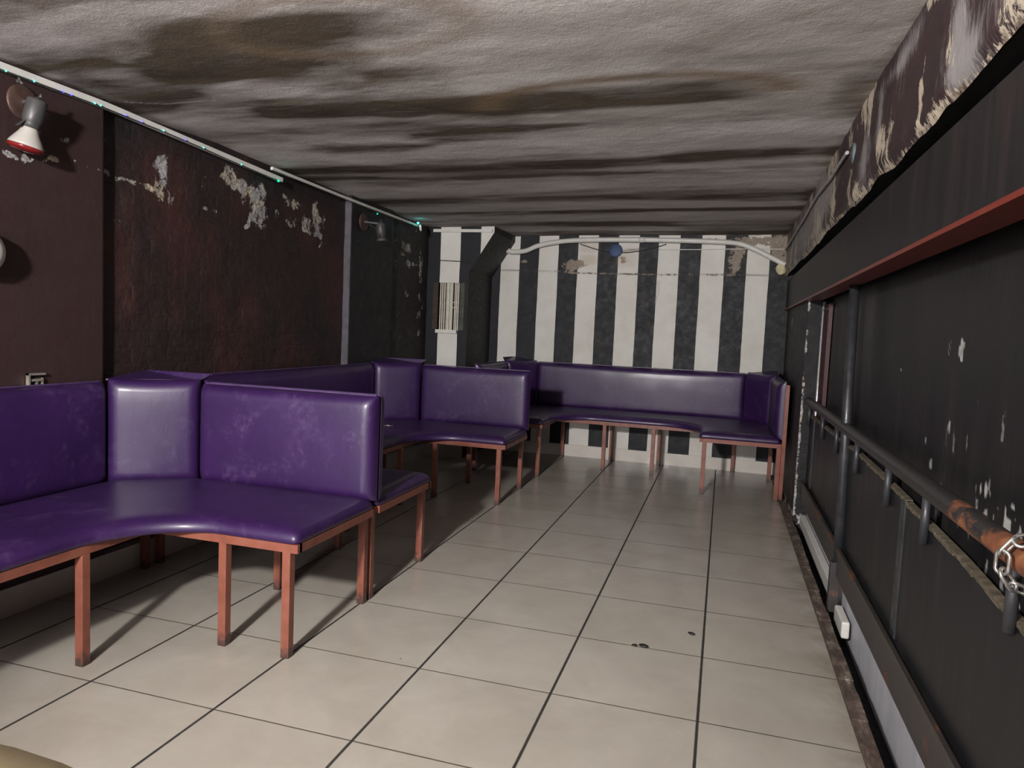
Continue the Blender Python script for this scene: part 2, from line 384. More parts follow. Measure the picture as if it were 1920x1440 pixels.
def ceil_mask(U,V):
    st=fbm(U*1.1+4,V*3.2+7,4); st2=fbm(U*.8+30,V*5+2,4)
    d=np.zeros(U.shape); w=.05*(fbm(U*2.2+9,V*2.2+4,4)-.5)*2; Vw=V+w; Uw=U+w*1.5
    # brown water stains and soot seen on the ceiling
    d+=1.0*blob(Uw,Vw,-1.62,-.22,.40,.15,4)+.55*blob(Uw,Vw,-1.30,-.18,.32,.13,4)
    d+=.70*blob(Uw,Vw,-2.30,-.14,.52,.15,3)+.55*blob(Uw,Vw,-2.05,.08,.6,.10,3)+.35*blob(Uw,Vw,-2.1,.30,.7,.08)
    d+=.80*blob(Uw,V+.4*w,-.55,.69,.66,.15,6)+.45*blob(Uw,Vw,-1.05,.66,.45,.13,4)+.3*blob(Uw,V+.4*w,-.55,.78,.66,.07,4)
    d+=.55*blob(Uw,Vw,-1.6,.70,.45,.10,3)+.55*blob(Uw,Vw,-2.05,.62,.5,.10,3)
    d+=.70*blob(Uw,Vw,-2.0,.92,.7,.10,3)+.50*blob(Uw,Vw,-1.4,1.04,.7,.08,3)
    d+=.75*blob(Uw,Vw,-2.0,1.30,.55,.09,3)+.35*blob(Uw,V+.3*w,-.3,1.09,.8,.08,4)
    ww=.35*w+.03*np.sin(U*1.7)
    for yy,s_,a_ in ((1.78,.13,.62),(2.06,.05,.4),(2.82,.15,.62),(3.40,.09,.60),(4.05,.17,.62),(4.62,.16,.5)):  # dark cross bands: soot plus shaded ridge sides, put into the colour
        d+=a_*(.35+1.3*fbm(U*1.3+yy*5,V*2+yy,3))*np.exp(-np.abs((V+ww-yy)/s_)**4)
    d+=.55*blob(Uw,V+ww,-.05,1.76,.45,.13,4)+.5*blob(Uw,V+ww,-1.0,1.72,.25,.07,3)
    d+=.65*blob(Uw,Vw,.44,.80,.08,.30)+.45*np.exp(-((Uw-.53)/.06)**2)
    d*=.55+.9*st
    d+=.40*sstep(.48,.64,st2)*sstep(.3,2.2,V)+.62*sstep(.45,.60,st)*sstep(1.7,.9,V)*sstep(-.8,-1.5,U)+.30*sstep(.52,.68,fbm(U*.9+50,V*4.5+11,4))*sstep(-.1,.4,V)
    d+=.25*sstep(-2.4,-2.8,U)*sstep(.45,.6,st2)
    d-=.35*np.exp(-((V+ww-2.38)/.16)**2)+.35*np.exp(-((V+ww-3.17)/.07)**2)+.35*np.exp(-((V+ww-3.62)/.06)**2)+.3*np.exp(-((V+ww-1.38)/.12)**2)  # paler bands: light on the ridge faces put into the colour
    crack=polyl(U,V,[(-2.68,.33),(-2.55,.39),(-2.34,.397),(-2.27,.406),(-2.22,.347),(-2.10,.335),(-1.92,.306),(-1.75,.32)],.006)
    flake=blob(U,V,-1.42,-.36,.03,.008)+blob(U,V,-1.36,-.36,.02,.007)+blob(U,V,.20,.55,.05,.006)
    rust=1.1*np.exp(-((np.hypot((U+.45)/.62,(V-.72)/.26)-1)/.14)**2)*(V<.75)+.6*np.exp(-((np.hypot((U+1.3)/.45,(V+.18)/.22)-1)/.18)**2)
    return d,np.clip(crack+flake,0,1),rust*(.4+st)
grid_surface('ceiling',np.arange(-2.86,.561,.018),np.concatenate([np.arange(-5.2,-1.2,.08),np.arange(-1.2,4.87,.014)]),ceil_pos,ceil_mask,CEIL,flip=True)

# left wall: smooth brown pier, recessed rough wall, black pier, recess
prof=[(-5.2,XL),(.2705,XL),(.2710,XR_),(2.5195,XR_),(2.520,XL),(3.224,XL),(3.2245,XR_),(4.15,XR_)]
ys=np.unique(np.concatenate([np.arange(-5.2,-1.0,.1),np.arange(-1.0,4.15,.013),[p[0] for p in prof]]))
def lw_pos(U,V):
    x=np.interp(U,[p[0] for p in prof],[p[1] for p in prof])
    rec=((x<XL-.04)).astype(float)
    x=x+rec*(.012*(fbm(U*4,V*5,4)-.5)+.004*(fbm(U*14,V*14,2)-.5))
    return x,U,V
def lw_mask(U,V):
    n=fbm(U*5,V*5,4); n3=fbm(U*9+3,V*3+1,4)
    pier1=(U<.271).astype(float); pier2=((U>2.5197)&(U<3.2243)).astype(float); far=(U>3.2243).astype(float)
    pl=np.zeros(U.shape)
    rec=1-pier1
    pl+=rec*(1.0*blob(U,V,.68,2.02,.045,.04)+.95*blob(U,V,.69,1.95,.022,.07)+.95*blob(U,V,.69,1.885,.05,.035)+.5*blob(U,V,.70,1.86,.09,.03))
    pl+=rec*.85*polyl(U,V,[(.27,1.925),(.333,1.914),(.379,1.892),(.42,1.90),(.523,1.896),(.60,1.89),(.66,1.885)],.010)
    pl+=rec*(.85*blob(U,V,1.19,2.08,.05,.05)+.8*blob(U,V,1.27,2.04,.09,.03)+.85*blob(U,V,1.40,2.04,.12,.035)+.85*blob(U,V,1.47,1.99,.05,.08)+.8*blob(U,V,1.43,1.90,.05,.05)+.55*blob(U,V,1.50,1.92,.06,.10)+.7*polyl(U,V,[(1.38,1.86),(1.37,1.82),(1.34,1.805)],.012))
    pl+=rec*(.6*blob(U,V,1.83,2.03,.10,.04)+.65*blob(U,V,2.10,2.06,.04,.06)+.7*blob(U,V,2.12,2.0,.09,.03)+.8*polyl(U,V,[(2.2,2.0),(2.21,1.93)],.010)+.8*polyl(U,V,[(2.2,1.85),(2.19,1.81),(2.16,1.79)],.010)+.55*blob(U,V,2.12,1.87,.12,.02))
    pl+=.42*rec*blob(U,V,1.05,1.86,.12,.02)
    pl+=pier1*(.8*polyl(U,V,[(-.21,1.872),(-.15,1.86),(-.08,1.868)],.010)+.95*polyl(U,V,[(-.03,1.875),(0.0,1.897),(.03,1.893)],.013)+.6*polyl(U,V,[(.12,1.91),(.19,1.90),(.26,1.905)],.008)+.5*blob(U,V,.07,1.99,.03,.03)+.55*blob(U,V,-.12,1.87,.025,.025)+.5*blob(U,V,-.13,2.165,.03,.02))
    pl+=far*(.75*blob(U,V,3.62,1.96,.10,.05)+.8*blob(U,V,3.72,1.83,.12,.02)+.75*blob(U,V,3.53,1.90,.08,.02)+.7*blob(U,V,3.92,1.37,.03,.03)+.7*blob(U,V,3.93,1.20,.03,.03)+.5*blob(U,V,3.93,1.75,.06,.3))
    pl+=rec*.42*sstep(.50,.62,fbm(U*11+2,V*11+5,4))*(blob(U,V,1.45,1.98,.35,.12)+blob(U,V,2.1,1.98,.3,.12)+blob(U,V,.72,1.93,.12,.14)+.8*blob(U,V,1.95,1.85,.5,.04)+.6*blob(U,V,.45,1.70,.3,.03))+far*.26*sstep(.52,.64,fbm(U*11+2,V*11+5,4))
    pl*=.55+.9*n
    gk=pier2*1.0+far*.75+rec*(1-pier2)*(1-far)*(.62*sstep(2.0,2.14,V)*n3*1.5+.16*sstep(.9,2.4,U))
    return pl,np.clip(gk,0,1),pier1
grid_surface('wall_left',ys,np.concatenate([np.arange(0,.9,.05),np.arange(.9,2.27,.013)]),lw_pos,lw_mask,WALLL,label='maroon and black painted left wall with peeling plaster near the ceiling')
# thin return of the black pier, its lit tone put into the grey colour
m=MB(); m.box((-2.80,2.505,0),(-2.746,2.5195,2.19)); struct('trim_2',m,plain('lit_edge_grey',(.085,.078,.092),.6,var=.3),'edge strip of the black pier, coloured grey as its lit side','trim')
m=MB(); m.box((-2.83,-5.2,0),(-2.738,4.09,.118))
struct('baseboard_left',m,CREAM)

# back wall
def bw_pos(U,V): return U,YB+.004*(fbm(U*6,V*6,3)-.5),V
def bw_mask(U,V):
    n=fbm(U*6,V*6,4)
    pl=.75*blob(U,V,-1.57,1.93,.06,.05)+.6*blob(U,V,-1.45,1.96,.12,.05)+.55*blob(U,V,-2.02,1.975,.05,.02)+.5*blob(U,V,-1.0,2.0,.09,.05)
    pl+=.95*blob(U,V,.06,2.06,.08,.09)+1.0*blob(U,V,-.12,2.20,.12,.03)+1.0*blob(U,V,.14,2.20,.12,.04)+.7*blob(U,V,.33,2.2,.09,.04)+1.1*blob(U,V,.42,2.17,.07,.12)+.8*blob(U,V,.50,2.05,.06,.15)
    pl+=.6*polyl(U,V,[(-1.7,1.88),(-1.5,1.865),(-.4,1.872),(.1,1.876)],.010)+.5*blob(U,V,.04,1.95,.05,.08)
    pl*=.5+n
    st=.75*blob(U,V,-1.36,2.0,.09,.05,6)+.5*blob(U,V,-1.36,2.12,.10,.05,6)+.45*blob(U,V,-.98,2.0,.10,.07,6)+.45*blob(U,V,-.98,2.1,.09,.04)+.8*polyl(U,V,[(-.655,1.80),(-.65,1.70),(-.67,1.6)],.010)+.25*blob(U,V,-1.3,1.25,.03,.2)
    ck=.7*polyl(U,V,[(-2.4,1.885),(-1.6,1.872),(-1,1.868),(-.4,1.872),(.5,1.885)],.0055)+.9*polyl(U,V,[(-1.12,2.085),(-1.0,2.095),(-.8,2.12)],.008)
    ck+=.9*sstep(2.245,2.262,V)*(n>.45)
    return pl,st,ck
grid_surface('wall_back',np.arange(-2.86,.72,.014),np.concatenate([np.arange(0,.9,.05),np.arange(.9,2.33,.014)]),bw_pos,bw_mask,STRIPE,label='back wall painted in wide vertical black and white stripes')
m=MB(); m.box((-2.4,4.782,0),(.56,4.82,.118)); struct('baseboard_back',m,CREAM)
t_=NT('joint_dark'); JD=t_.out((.10,.085,.07),.8)

# chimney breast (striped front, black side, corbelled top, hole for the grille)
yf=4.10; xs0,xs1=-2.81,-2.372; g0,g1,gz0,gz1=-2.735,-2.410,1.235,1.69
blk=plain('black_breast_paint',(.0085,.0082,.0092),.6,var=.2)
m=MB()
def fq(x0,x1,z0,z1): m.add([(x0,yf,z0),(x1,yf,z0),(x1,yf,z1),(x0,yf,z1)],[(0,1,2,3)],0)
fq(xs0,xs1,0,gz0); fq(xs0,g0,gz0,gz1); fq(g1,xs1,gz0,gz1)
m.add([(xs0,yf,gz1),(xs1,yf,gz1),(xs1,yf,1.80),(-2.135,yf,2.17),(-2.135,yf,2.26),(xs0,yf,2.26)],[(0,1,2,3,4,5)],0)
m.add([(xs1,yf,0),(xs1,4.82,0),(xs1,4.82,1.80),(xs1,yf,1.80),(-2.135,4.82,2.17),(-2.135,yf,2.17),(-2.135,4.82,2.26),(-2.135,yf,2.26)],[(0,1,2,3),(3,2,4,5),(5,4,6,7)],1)
for q in ([(g0,yf,gz0),(g1,yf,gz0),(g1,yf+.12,gz0),(g0,yf+.12,gz0)],[(g0,yf,gz1),(g1,yf,gz1),(g1,yf+.12,gz1),(g0,yf+.12,gz1)],[(g0,yf,gz0),(g0,yf+.12,gz0),(g0,yf+.12,gz1),(g0,yf,gz1)],[(g1,yf,gz0),(g1,yf+.12,gz0),(g1,yf+.12,gz1),(g1,yf,gz1)],[(g0,yf+.12,gz0),(g1,yf+.12,gz0),(g1,yf+.12,gz1),(g0,yf+.12,gz1)]):
    m.add(q,[(0,1,2,3)],2)
struct('wall_chimney',m,[STRIPEC,blk,plain('brown_void',(.022,.015,.011),.8)],'striped chimney breast with black flared side in the back left corner')
m=MB(); m.box((-2.745,4.075,2.168),(-2.15,4.10,2.196)); struct('trim_3',m,WHITEPL,'white strip at the ceiling above the striped chimney breast','trim')
m=MB(); m.box((-2.81,4.086,0),(-2.372,4.11,.118)); struct('baseboard_chimney',m,CREAM)

# walls around and behind the viewer
m=MB(); m.box((-2.9,-5.3,0),(.8,-5.2,2.4)); struct('wall_front',m,plain('dark_front_wall',(.05,.035,.035),.6))

# right side: upper peeling plaster band (rough lower edge)
def ur_bot(y): return 1.885+.02*(fbm(np.atleast_1d(y)*3.,np.atleast_1d(y)*0+2.,4)-.5)*2
def ur_pos(U,V):
    b=1.885+.025*(fbm(U*3.,U*0+2.,4)-.5)*2
    z=np.where(V<=1,b+(2.30-b)*V,0); x=.5+.012*(fbm(U*5,V*6,4)-.5)
    z=np.where(V>1,b-.012*np.minimum((V-1)*20,1)+.015*(fbm(U*9,V*40,3)-.5),z)
    x=np.where(V>1,.5+(V-1)*2.2,x)
    x=x+.02*np.exp(-((V-1)/.05)**2)*(fbm(U*8,V*0+3,3)-.2)*(V<=1.02)
    x=np.where(V<.08,x+.02*(.08-V)/.08,x)
    return x,U,z
def ur_mask(U,V):
    b=1.885; z=np.where(V<=1,b+(2.30-b)*V,b); n=fbm(U*6,z*6,4)
    V_=V
    low=np.exp(-((z-1.888)/.020)**2)
    top=np.where(V<=1,np.exp(-((z-2.27)/.03)**2),0)
    sc=.75*blob(U,z,-.35,2.03,.06,.10)+.9*blob(U,z,-.42,1.94,.10,.05)+.7*blob(U,z,.60,2.10,.07,.12)+.6*blob(U,z,.9,2.02,.12,.1)+.5*blob(U,z,.3,2.2,.3,.04)+.55*blob(U,z,2.0,2.1,.5,.12)+.4*blob(U,z,-.7,2.05,.1,.1)+.5*blob(U,z,3.2,2.05,.9,.15)
    pl=.95*blob(U,z,.0,1.90,.025,.045)+.85*blob(U,z,-.02,2.0,.02,.03)+.9*blob(U,z,-.72,1.93,.07,.05)+.8*blob(U,z,.55,1.99,.05,.05)+.75*blob(U,z,.35,2.02,.03,.02)+.75*blob(U,z,1.2,2.0,.06,.08)+.8*blob(U,z,1.7,1.98,.08,.07)+.7*blob(U,z,2.3,1.97,.1,.06)+.6*blob(U,z,1.0,1.93,.1,.03)+.65*blob(U,z,-.1,2.24,.12,.03)+.6*blob(U,z,2.8,1.95,.2,.05)+.9*blob(U,z,4.72,2.03,.08,.07)
    sc=sc+.26*sstep(.42,.64,fbm(U*3.5+8,z*2,3))+.30*sstep(1.4,2.4,U); pl=pl*(.55+.9*n)+.42*low+.36*sstep(.47,.60,fbm(U*6+1,z*3+8,3))*sstep(-.3,.9,U)+.30*sstep(.50,.62,fbm(U*7+21,z*4+3,3))
    return pl,sc,np.clip(.55*low*(.5+n)+.5*top*n,0,1)
grid_surface('wall_upper_right',np.concatenate([np.arange(-5.2,-1.6,.1),np.arange(-1.6,4.85,.013)]),np.linspace(0,1,44),ur_pos,ur_mask,UPPERR,label='peeling maroon plaster band under the ceiling above the steel beam')

m=MB(); m.box((.535,-5.2,1.908),(.68,4.85,1.94)); u_=struct('trim_4',m,DARK,'near-black slab coloured as the shaded cavity under the plaster band','trim')  # dark slab added, its colour stands for the cavity's shade
# black boarded wall behind the railing and the wall piece at its far end
def br_mask(U,V):
    h=sstep(.45,.62,vnoise(U*60+V*75,U*14-V*12)); n=fbm(U*9,V*9,4)
    k=np.zeros(U.shape); q=(np.abs((U-.041)+.35*(V-1.265))/.026<1)&(np.abs((V-1.265)-.5*(U-.041))/.034<1)
    k+=1.0*q*(.55+.45*h)
    k+=.5*blob(U,V,.16,1.255,.022,.05,3)*h+.55*blob(U,V,.341,.953,.020,.018,4)*(.4+.6*h)+.6*blob(U,V,.253,.886,.022,.022,6)*(.4+.6*h)+.8*blob(U,V,.091,1.028,.012,.024,3)+.5*blob(U,V,.77,1.182,.03,.02,4)*h
    k+=1.0*blob(U,V,-.262,.905,.012,.022,3)+.9*blob(U,V,-.225,.90,.010,.015,3)+.9*blob(U,V,-.45,.89,.02,.02,3)*h
    k+=.75*sstep(.62,.72,fbm(U*34+5,V*13,3))*sstep(.0,-.35,U)*sstep(1.12,.85,V)+.6*sstep(.66,.74,fbm(U*26,V*10+3,3))*sstep(.9,-.4,U)*sstep(1.35,.95,V)
    return k,n,n
grid_surface('wall_right',np.concatenate([np.arange(-5.2,-2.,.1),np.arange(-2.,4.9,.012)]),np.concatenate([np.arange(-.25,.6,.05),np.arange(.6,1.6,.012),np.arange(1.6,2.33,.1)]),lambda U,V:(.68+0*U,U,V),br_mask,BOARD,label='scratched black boarding behind the railing')
def endw():
    us=np.concatenate([np.linspace(.70,.552,10),np.arange(3.05,4.86,.013)]); return us
def ew_pos(U,V):
    s=U  # 0..0.13 corner return then along y
    x=np.where(s<.12,.67-s,.55); y=np.where(s<.12,3.05,3.05+(s-.12))
    x=x+.004*(fbm(y*8,V*8,3)-.5)*(s>.125); return x,y,V
def ew_mask(U,V):
    n=fbm(U*30+2,V*12,4); c=np.exp(-((U-.12)/.014)**2)*sstep(.42,.62,fbm(V*7+U*0,V*0+4,3))*1.1
    c+=.9*blob(U,V,1.33,1.44,.06,.06)*(n>.4)
    c+=.9*np.exp(-(V/.05)**2)*sstep(.3,.6,n)
    return c,np.ones(U.shape),np.zeros(U.shape)
grid_surface('wall_right_end',np.concatenate([np.linspace(0,.12,12),np.arange(.128,1.95,.013)]),np.arange(-.13,1.57,.013),ew_pos,ew_mask,WALLL,flip=True,label='black wall piece beyond the end of the railing')

# steel beam over the railing
bm_=thing('steel_beam','long black steel channel beam with red underside above the railing','beam',(.57,1.,1.56))
m=MB(); m.box((.530,-5.0,1.572),(.545,4.79,1.832)); obj('web',m,WEBM,bm_)
m=MB(); m.box((.522,-5.0,1.558),(.622,4.79,1.572)); f_=obj('flange',m,FLANGE,bm_); f_['label']='red painted bottom flange'

# ------------------------------------------------------------------ booth benches
def seat_outline(L,arm,xi,yi,ra,rb,off,left=True):
    """plan outline (CCW from above) of the seat, inset by off; rounded inner corners"""
    P=[]
    def seg(a,b,n):
        for i in range(n): P.append((a[0]+(b[0]-a[0])*i/n,a[1]+(b[1]-a[1])*i/n))
    def arc(cx,cy,rx,ry,t0,t1,n):
        for i in range(n):
            t=math.radians(t0+(t1-t0)*i/n); P.append((cx+rx*math.cos(t),cy+ry*math.sin(t)))
    h=L/2-.012-off; r=.026; arm=arm-off; xi=xi+off; yi=yi+off; ra+=off; rb+=off; yb=-.03-off
    seg((-h,yb),(-h,(-arm if left else yi)+r),14)
    if left:
        arc(-h+r,-arm+r,r,r,180,270,5); seg((-h+r,-arm),(-xi-r,-arm),10); arc(-xi-r,-arm+r,r,r,270,360,5)
        seg((-xi,-arm+r),(-xi,yi-rb),6); arc(-xi+ra,yi-rb,ra,rb,180,90,14); seg((-xi+ra,yi),(xi-ra,yi),10)
    else:
        arc(-h+r,yi+r,r,r,180,270,5); seg((-h+r,yi),(xi-ra,yi),30)
    arc(xi-ra,yi-rb,ra,rb,90,0,14)
    seg((xi,yi-rb),(xi,-arm+r),6); arc(xi+r,-arm+r,r,r,180,270,5); seg((xi+r,-arm),(h-r,-arm),10); arc(h-r,-arm+r,r,r,270,360,5)
    seg((h,-arm+r),(h,yb),14); seg((h,yb),(-h,yb),20)
    return P
def cushion(rings,*a,**k):
    m=MB(); vs=[]
    for off,z in rings:
        P=seat_outline(*a,off,**k); n=len(P); vs+=[(x,y,z) for x,y in P]
    fs=[]
    for q in range(len(rings)-1):
        for i in range(n): j=(i+1)%n; fs.append((q*n+i,q*n+j,(q+1)*n+j,(q+1)*n+i))
    m.add(vs,fs,0,True)
    k=len(rings)-1; m.f.append(tuple(k*n+i for i in range(n))); m.m.append(0); m.sm.append(False)
    m.f.append(tuple(range(n))[::-1]); m.m.append(0); m.sm.append(False)
    return m
def pad(p0,p1,z0,z1,t=.075,sag=.006,seed=0):
    """upholstered back panel: back edge line p0->p1 in plan, padded to its front"""
    p0=Vector((*p0,0)); p1=Vector((*p1,0)); W=(p1-p0).length; d=(p1-p0)/W; nrm=Vector((d.y,-d.x,0)); H=z1-z0
    def sp(Lg,mid):
        e=[0,.003,.008,.016,.027,.040,.055]; a=[x for x in e]+[.055+(Lg-.11)*i/mid for i in range(1,mid)]+[Lg-x for x in e[::-1]]; return a
    us=sp(W,max(4,int(W/.07))); vs_=sp(H,7); r=.055; m=MB(); V=[]
    pf=lambda e:math.sqrt(max(0,1-(1-min(e/r,1))**2))
    for u in us:
        for v in vs_:
            eu=min(u,W-u); ev=min(v,H-v)
            dep=.008+(t-.016)*(pf(eu)*pf(ev))**.75+.010*math.sin(PI*u/W)**.6*math.sin(PI*v/H)**.6 if 0<u<W and 0<v<H else .008
            w=mnoise.noise(Vector((u*7+seed*3.1,v*7,seed)))*.0025*min(1,ev/.03)*min(1,eu/.03)
            zz=z0+v-sag*math.sin(PI*u/W)*(v/H)**2
            V.append(p0+d*u+nrm*(dep+w)+Vector((0,0,zz)))
    nu,nv=len(us),len(vs_); fs=[(i*nv+j,(i+1)*nv+j,(i+1)*nv+j+1,i*nv+j+1) for i in range(nu-1) for j in range(nv-1)]
    m.add(V,fs,0,True)
    # sides and back
    ring=[i*nv for i in range(nu)]+[(nu-1)*nv+j for j in range(1,nv)]+[i*nv+nv-1 for i in range(nu-2,-1,-1)]+[j for j in range(nv-2,0,-1)]
    B=[]
    for k in ring:
        q=V[k]; e=q-p0; u=e.dot(d); B.append(p0+d*u+Vector((0,0,q.z)))
    o=len(m.v); m.v+=[tuple(b) for b in B]; k=len(ring)
    for i in range(k):
        m.f.append((ring[i],ring[(i+1)%k],o+(i+1)%k,o+i)); m.m.append(0); m.sm.append(False)
    m.f.append(tuple(o+i for i in range(k))[::-1]); m.m.append(0); m.sm.append(False)
    return m
def bench(label,loc,rot,legs,arm=1.282,dz=0.,xi=.672,post=None,L=2.58,left=True):
    r=thing('corner_bench',label,'bench',loc,rot,'purple U-shaped booth benches'); h=L/2
    zt=.437+dz
    rings=[(.010,zt-.002),(.002,zt+.004),(.0,zt+.014),(.003,zt+.026),(.010,zt+.037),(.022,zt+.046),(.042,zt+.053),(.075,zt+.058),(.12,zt+.060)]
    obj('seat',cushion(rings,L,arm,xi,-.625,.36,.33,left=left),VINYL,r,local=True)
    m=MB(); zc=.421+dz; w=.030
    a=arm-.015; i_=xi+.018
    if not left: m.bar((-h+.02,-.03,zc),(-h+.02,-.607,zc),w,.032); m.bar((-h+.02,-.607,zc),(-i_,-.607,zc),w,.032)
    for s in ((-1,1) if left else (1,)):
        m.bar((s*(h-.02),-.03,zc),(s*(h-.02),-a,zc),w,.032); m.bar((s*(h-.02),-a,zc),(s*i_,-a,zc),w,.032)
        m.bar((s*i_,-a-.015,zc),(s*i_,-.60,zc),w,.032)
    m.bar((-i_-.015,-.607,zc),(i_+.015,-.607,zc),w,.032); m.bar((-h+.02,-.035,zc),(h-.02,-.035,zc),w,.032)
    obj('seat_frame',m,OXIDE,r,local=True)
    for x,y in legs:
        m=MB(); m.box((x-.017,y-.017,0),(x+.017,y+.017,.405+dz)); obj('leg',m,OXIDE,r,local=True,bevel=.002)
    z0,z1=.472+dz,.945+dz*.2
    ar=arm+.004
    segs=[((-h,-ar),(-h,-.362),z1),((-h+.003,-.335),(-1.05,-.02),z1+.016),((-1.02,0),(1.02,0),z1),((1.05,-.02),(h-.003,-.335),z1+.016),((h,-.362),(h,-ar),z1)]
    if not left: segs=[((-h,0),(1.02,0),z1)]+segs[3:]
    for k,(p,q,zz) in enumerate(segs):
        obj('backrest',pad(p,q,z0,zz,seed=k+loc[1]),VINYL,r,local=True)
    # vinyl trim strip stapled on the top back edge
    for k,(p,q,zz) in enumerate(segs):
        if zz>z1: continue
        m=MB(); p=Vector((*p,zz+.001)); q=Vector((*q,zz+.001)); d=(q-p).normalized(); nn=Vector((d.y,-d.x,0))
        m.bar(p+nn*.008+d*.01,q+nn*.008-d*.01,.014,.006); obj('top_trim',m,TRIM,r,local=True)
    for s in ((-1,1) if left else (1,)):
        q=[(1.050,-.006,z1+.011),(h,0,z1+.041),(h,-.380,z1+.043),(h-.003,-.320,z1+.011)]
        m=MB(); m.add([(s*x,y,z+d) for d in (-.008,0) for x,y,z in q],[(0,1,2,3),(7,6,5,4),(0,4,5,1),(1,5,6,2),(2,6,7,3),(3,7,4,0)]); obj('corner_cap',m,VINYL,r,local=True)
    # uprights behind the end panels
    for s in ((-1,1) if left else (1,)):
        yy=-ar+.06
        if post==s: yy=-ar+.005
        m=MB(); x=s*(h-.016) if post!=s else s*h
        x0,x1=(x-.0,x+.016*s) if post!=s else (x-.004*s,x+.024*s)
        m.box((min(x0,x1),yy-.015,.437+dz if post!=s else .02),(max(x0,x1),yy+.015,.93)); obj('back_post',m,OXIDE,r,local=True)
    return r
H=1.27
base_legs=lambda a,i,k:[(s*1.268,-a+.02) for s in (-1,1)]+[(s*i,-a+.02) for s in (-1,1)]+[(s*i,-.955) for s in (-1,1)]+[(s*k,-.61) for s in (-1,1)]+[(s*1.268,-.80) for s in (-1,1)]+[(-1.25,-.045),(1.25,-.045),(-.4,-.045),(.4,-.045)]
BX=-2.733
bench('nearest purple vinyl corner bench with red steel legs, cut off at left',(BX,-.790,0),PI/2,[p for p in base_legs(1.255,.69,.37) if not(p[0]<-.3 and p[1]<-.7)and not(p[0]<0 and p[0]>-.6 and p[1]<-.5)]+[(-1.26,-.61),(-.45,-.61)],left=False)
lg=[p for p in base_legs(1.255,.69,.37) if abs(abs(p[1])-.955)>.01]+[(.69,-.74),(-.69,-.74)]
bench('middle purple vinyl corner bench against the left wall, back to back with the nearest one',(BX,1.808,0),PI/2,[(x if not(x<-1.2 and y<-1.2) else x+.0,y) for x,y in lg])
lg3=[(1.268,-1.175),(-1.268,-1.175),(.70,-1.175),(-.69,-1.16),(-.206,-.605),(.24,-.605),(-.22,-.045),(.25,-.045),(.95,-.045),(-.72,-.045),(1.262,-.36),(-1.262,-.36)]
bench('farthest purple vinyl corner bench standing along the black and white striped wall',(-.80,4.778,0),0,lg3,arm=1.20,dz=.022,xi=.655,post=1)
# scrap of paper lying on the middle bench
m=MB(); 
for i in range(3):
    a=.02*i; m.add([(-2.425+a,2.515,.4985+.004*(i%2)),(-2.405+a,2.518,.4985+.006*((i+1)%2)),(-2.40+a,2.535,.4985+.004*((i+1)%2)),(-2.42+a,2.532,.4985+.007*(i%2))],[(0,1,2,3)])
sc=obj('paper_scrap',m,plain('scrap_paper',(.6,.57,.55),.7),loc=(-2.41,2.525,.4985)); tag(sc,'small white scrap lying on the seat of the middle purple bench','scrap')
sm=sc.modifiers.new('t','SOLIDIFY'); sm.thickness=.001

# ------------------------------------------------------------------ railing on the right
rl=thing('railing','black and rusty tubular railing with boarded panels along the right edge of the floor','railing',(.60,.5,-.13))
m=MB(); m.tube([(.6,3.64,.855),(.6,2.4,.857),(.6,1.4,.857),(.6,.2,.858),(.6,-.8,.858),(.6,-2.6,.858)],.029,16); hr=obj('handrail',m,RAILM,rl); hr['label']='rust-stained round handrail'
m=MB(); m.tube([(.600,1.345,.16),(.600,1.42,.83),(.600,1.495,1.557)],.0235,16); obj('post',m,BLACKP,rl)
m=MB(); m.bar((.586,1.335,-.03),(.589,1.352,.21),.05,.045); ft=obj('post_foot',m,CHANM,rl,bevel=.003); ft['label']='square rusted foot of the post'
for y in (-2.0,-1.35,-.705,-.038,.471,1.119,1.717,2.283,3.0):
    m=MB(); m.tube([(.604,y,.69),(.604,y,.835)],.0125,10); obj('baluster',m,BLACKP,rl)
def pan(y0,y1,tops):
    m=MB(); n=len(tops); ys_=[y0+(y1-y0)*i/(n-1) for i in range(n)]
    vs=[];
    for x in (.617,.634):
        for y,z in zip(ys_,tops): vs+=[(x,y,.275),(x,y,z)]
    k=2*n; fs=[]
    for i in range(n-1):
        a=2*i; fs+=[(a,a+2,a+3,a+1),(k+a,k+a+1,k+a+3,k+a+2),(a+1,a+3,k+a+3,k+a+1),(a,k+a,k+a+2,a+2)]
    fs+=[(0,1,k+1,k),(k-2,2*k-2,2*k-1,k-1)]
    m.add(vs,fs); p=obj('panel',m,PANEL,rl)
    e=MB()
    N_=max(8,int((y1-y0)/.03))
    for i in range(N_):
        ya=y0+(y1-y0)*i/N_; yb=y0+(y1-y0)*(i+1)/N_; z=np.interp(ya,ys_,tops); zb=np.interp(yb,ys_,tops); j=.010*random.random()
        e.add([(.6155-.001,ya,z-.006-j*.7),(.6155-.001,yb,zb-.006-j*.7),(.6155-.001,yb,zb+.004),(.6155-.001,ya,z+.004),(.635,ya,z-.003),(.635,yb,zb-.003),(.635,yb,zb+.005),(.635,ya,z+.005)],[(0,1,2,3),(3,2,6,7),(4,7,6,5),(0,4,5,1),(0,3,7,4),(1,5,6,2)])
    w=obj('worn_edge',e,RAWEDGE,p); w['label']='pale raw top edge'
pan(.240,1.385,[.758,.766,.772,.775,.776]); pan(1.39,3.04,[.772,.768,.763,.758]); pan(-2.6,.236,[.66,.665,.672,.70,.735,.752])
for y0,y1 in ((.242,.30),(2.76,2.82),(-1.2,-1.14)):
    m=MB(); m.box((.6125,y0,.285),(.6175,y1,.752)); fs_=obj('panel_strip',m,plain('grey_black_strip',(.035,.037,.042),.4,.2,var=.3),rl); fs_['label']='greyish flat bar over the panel joint'
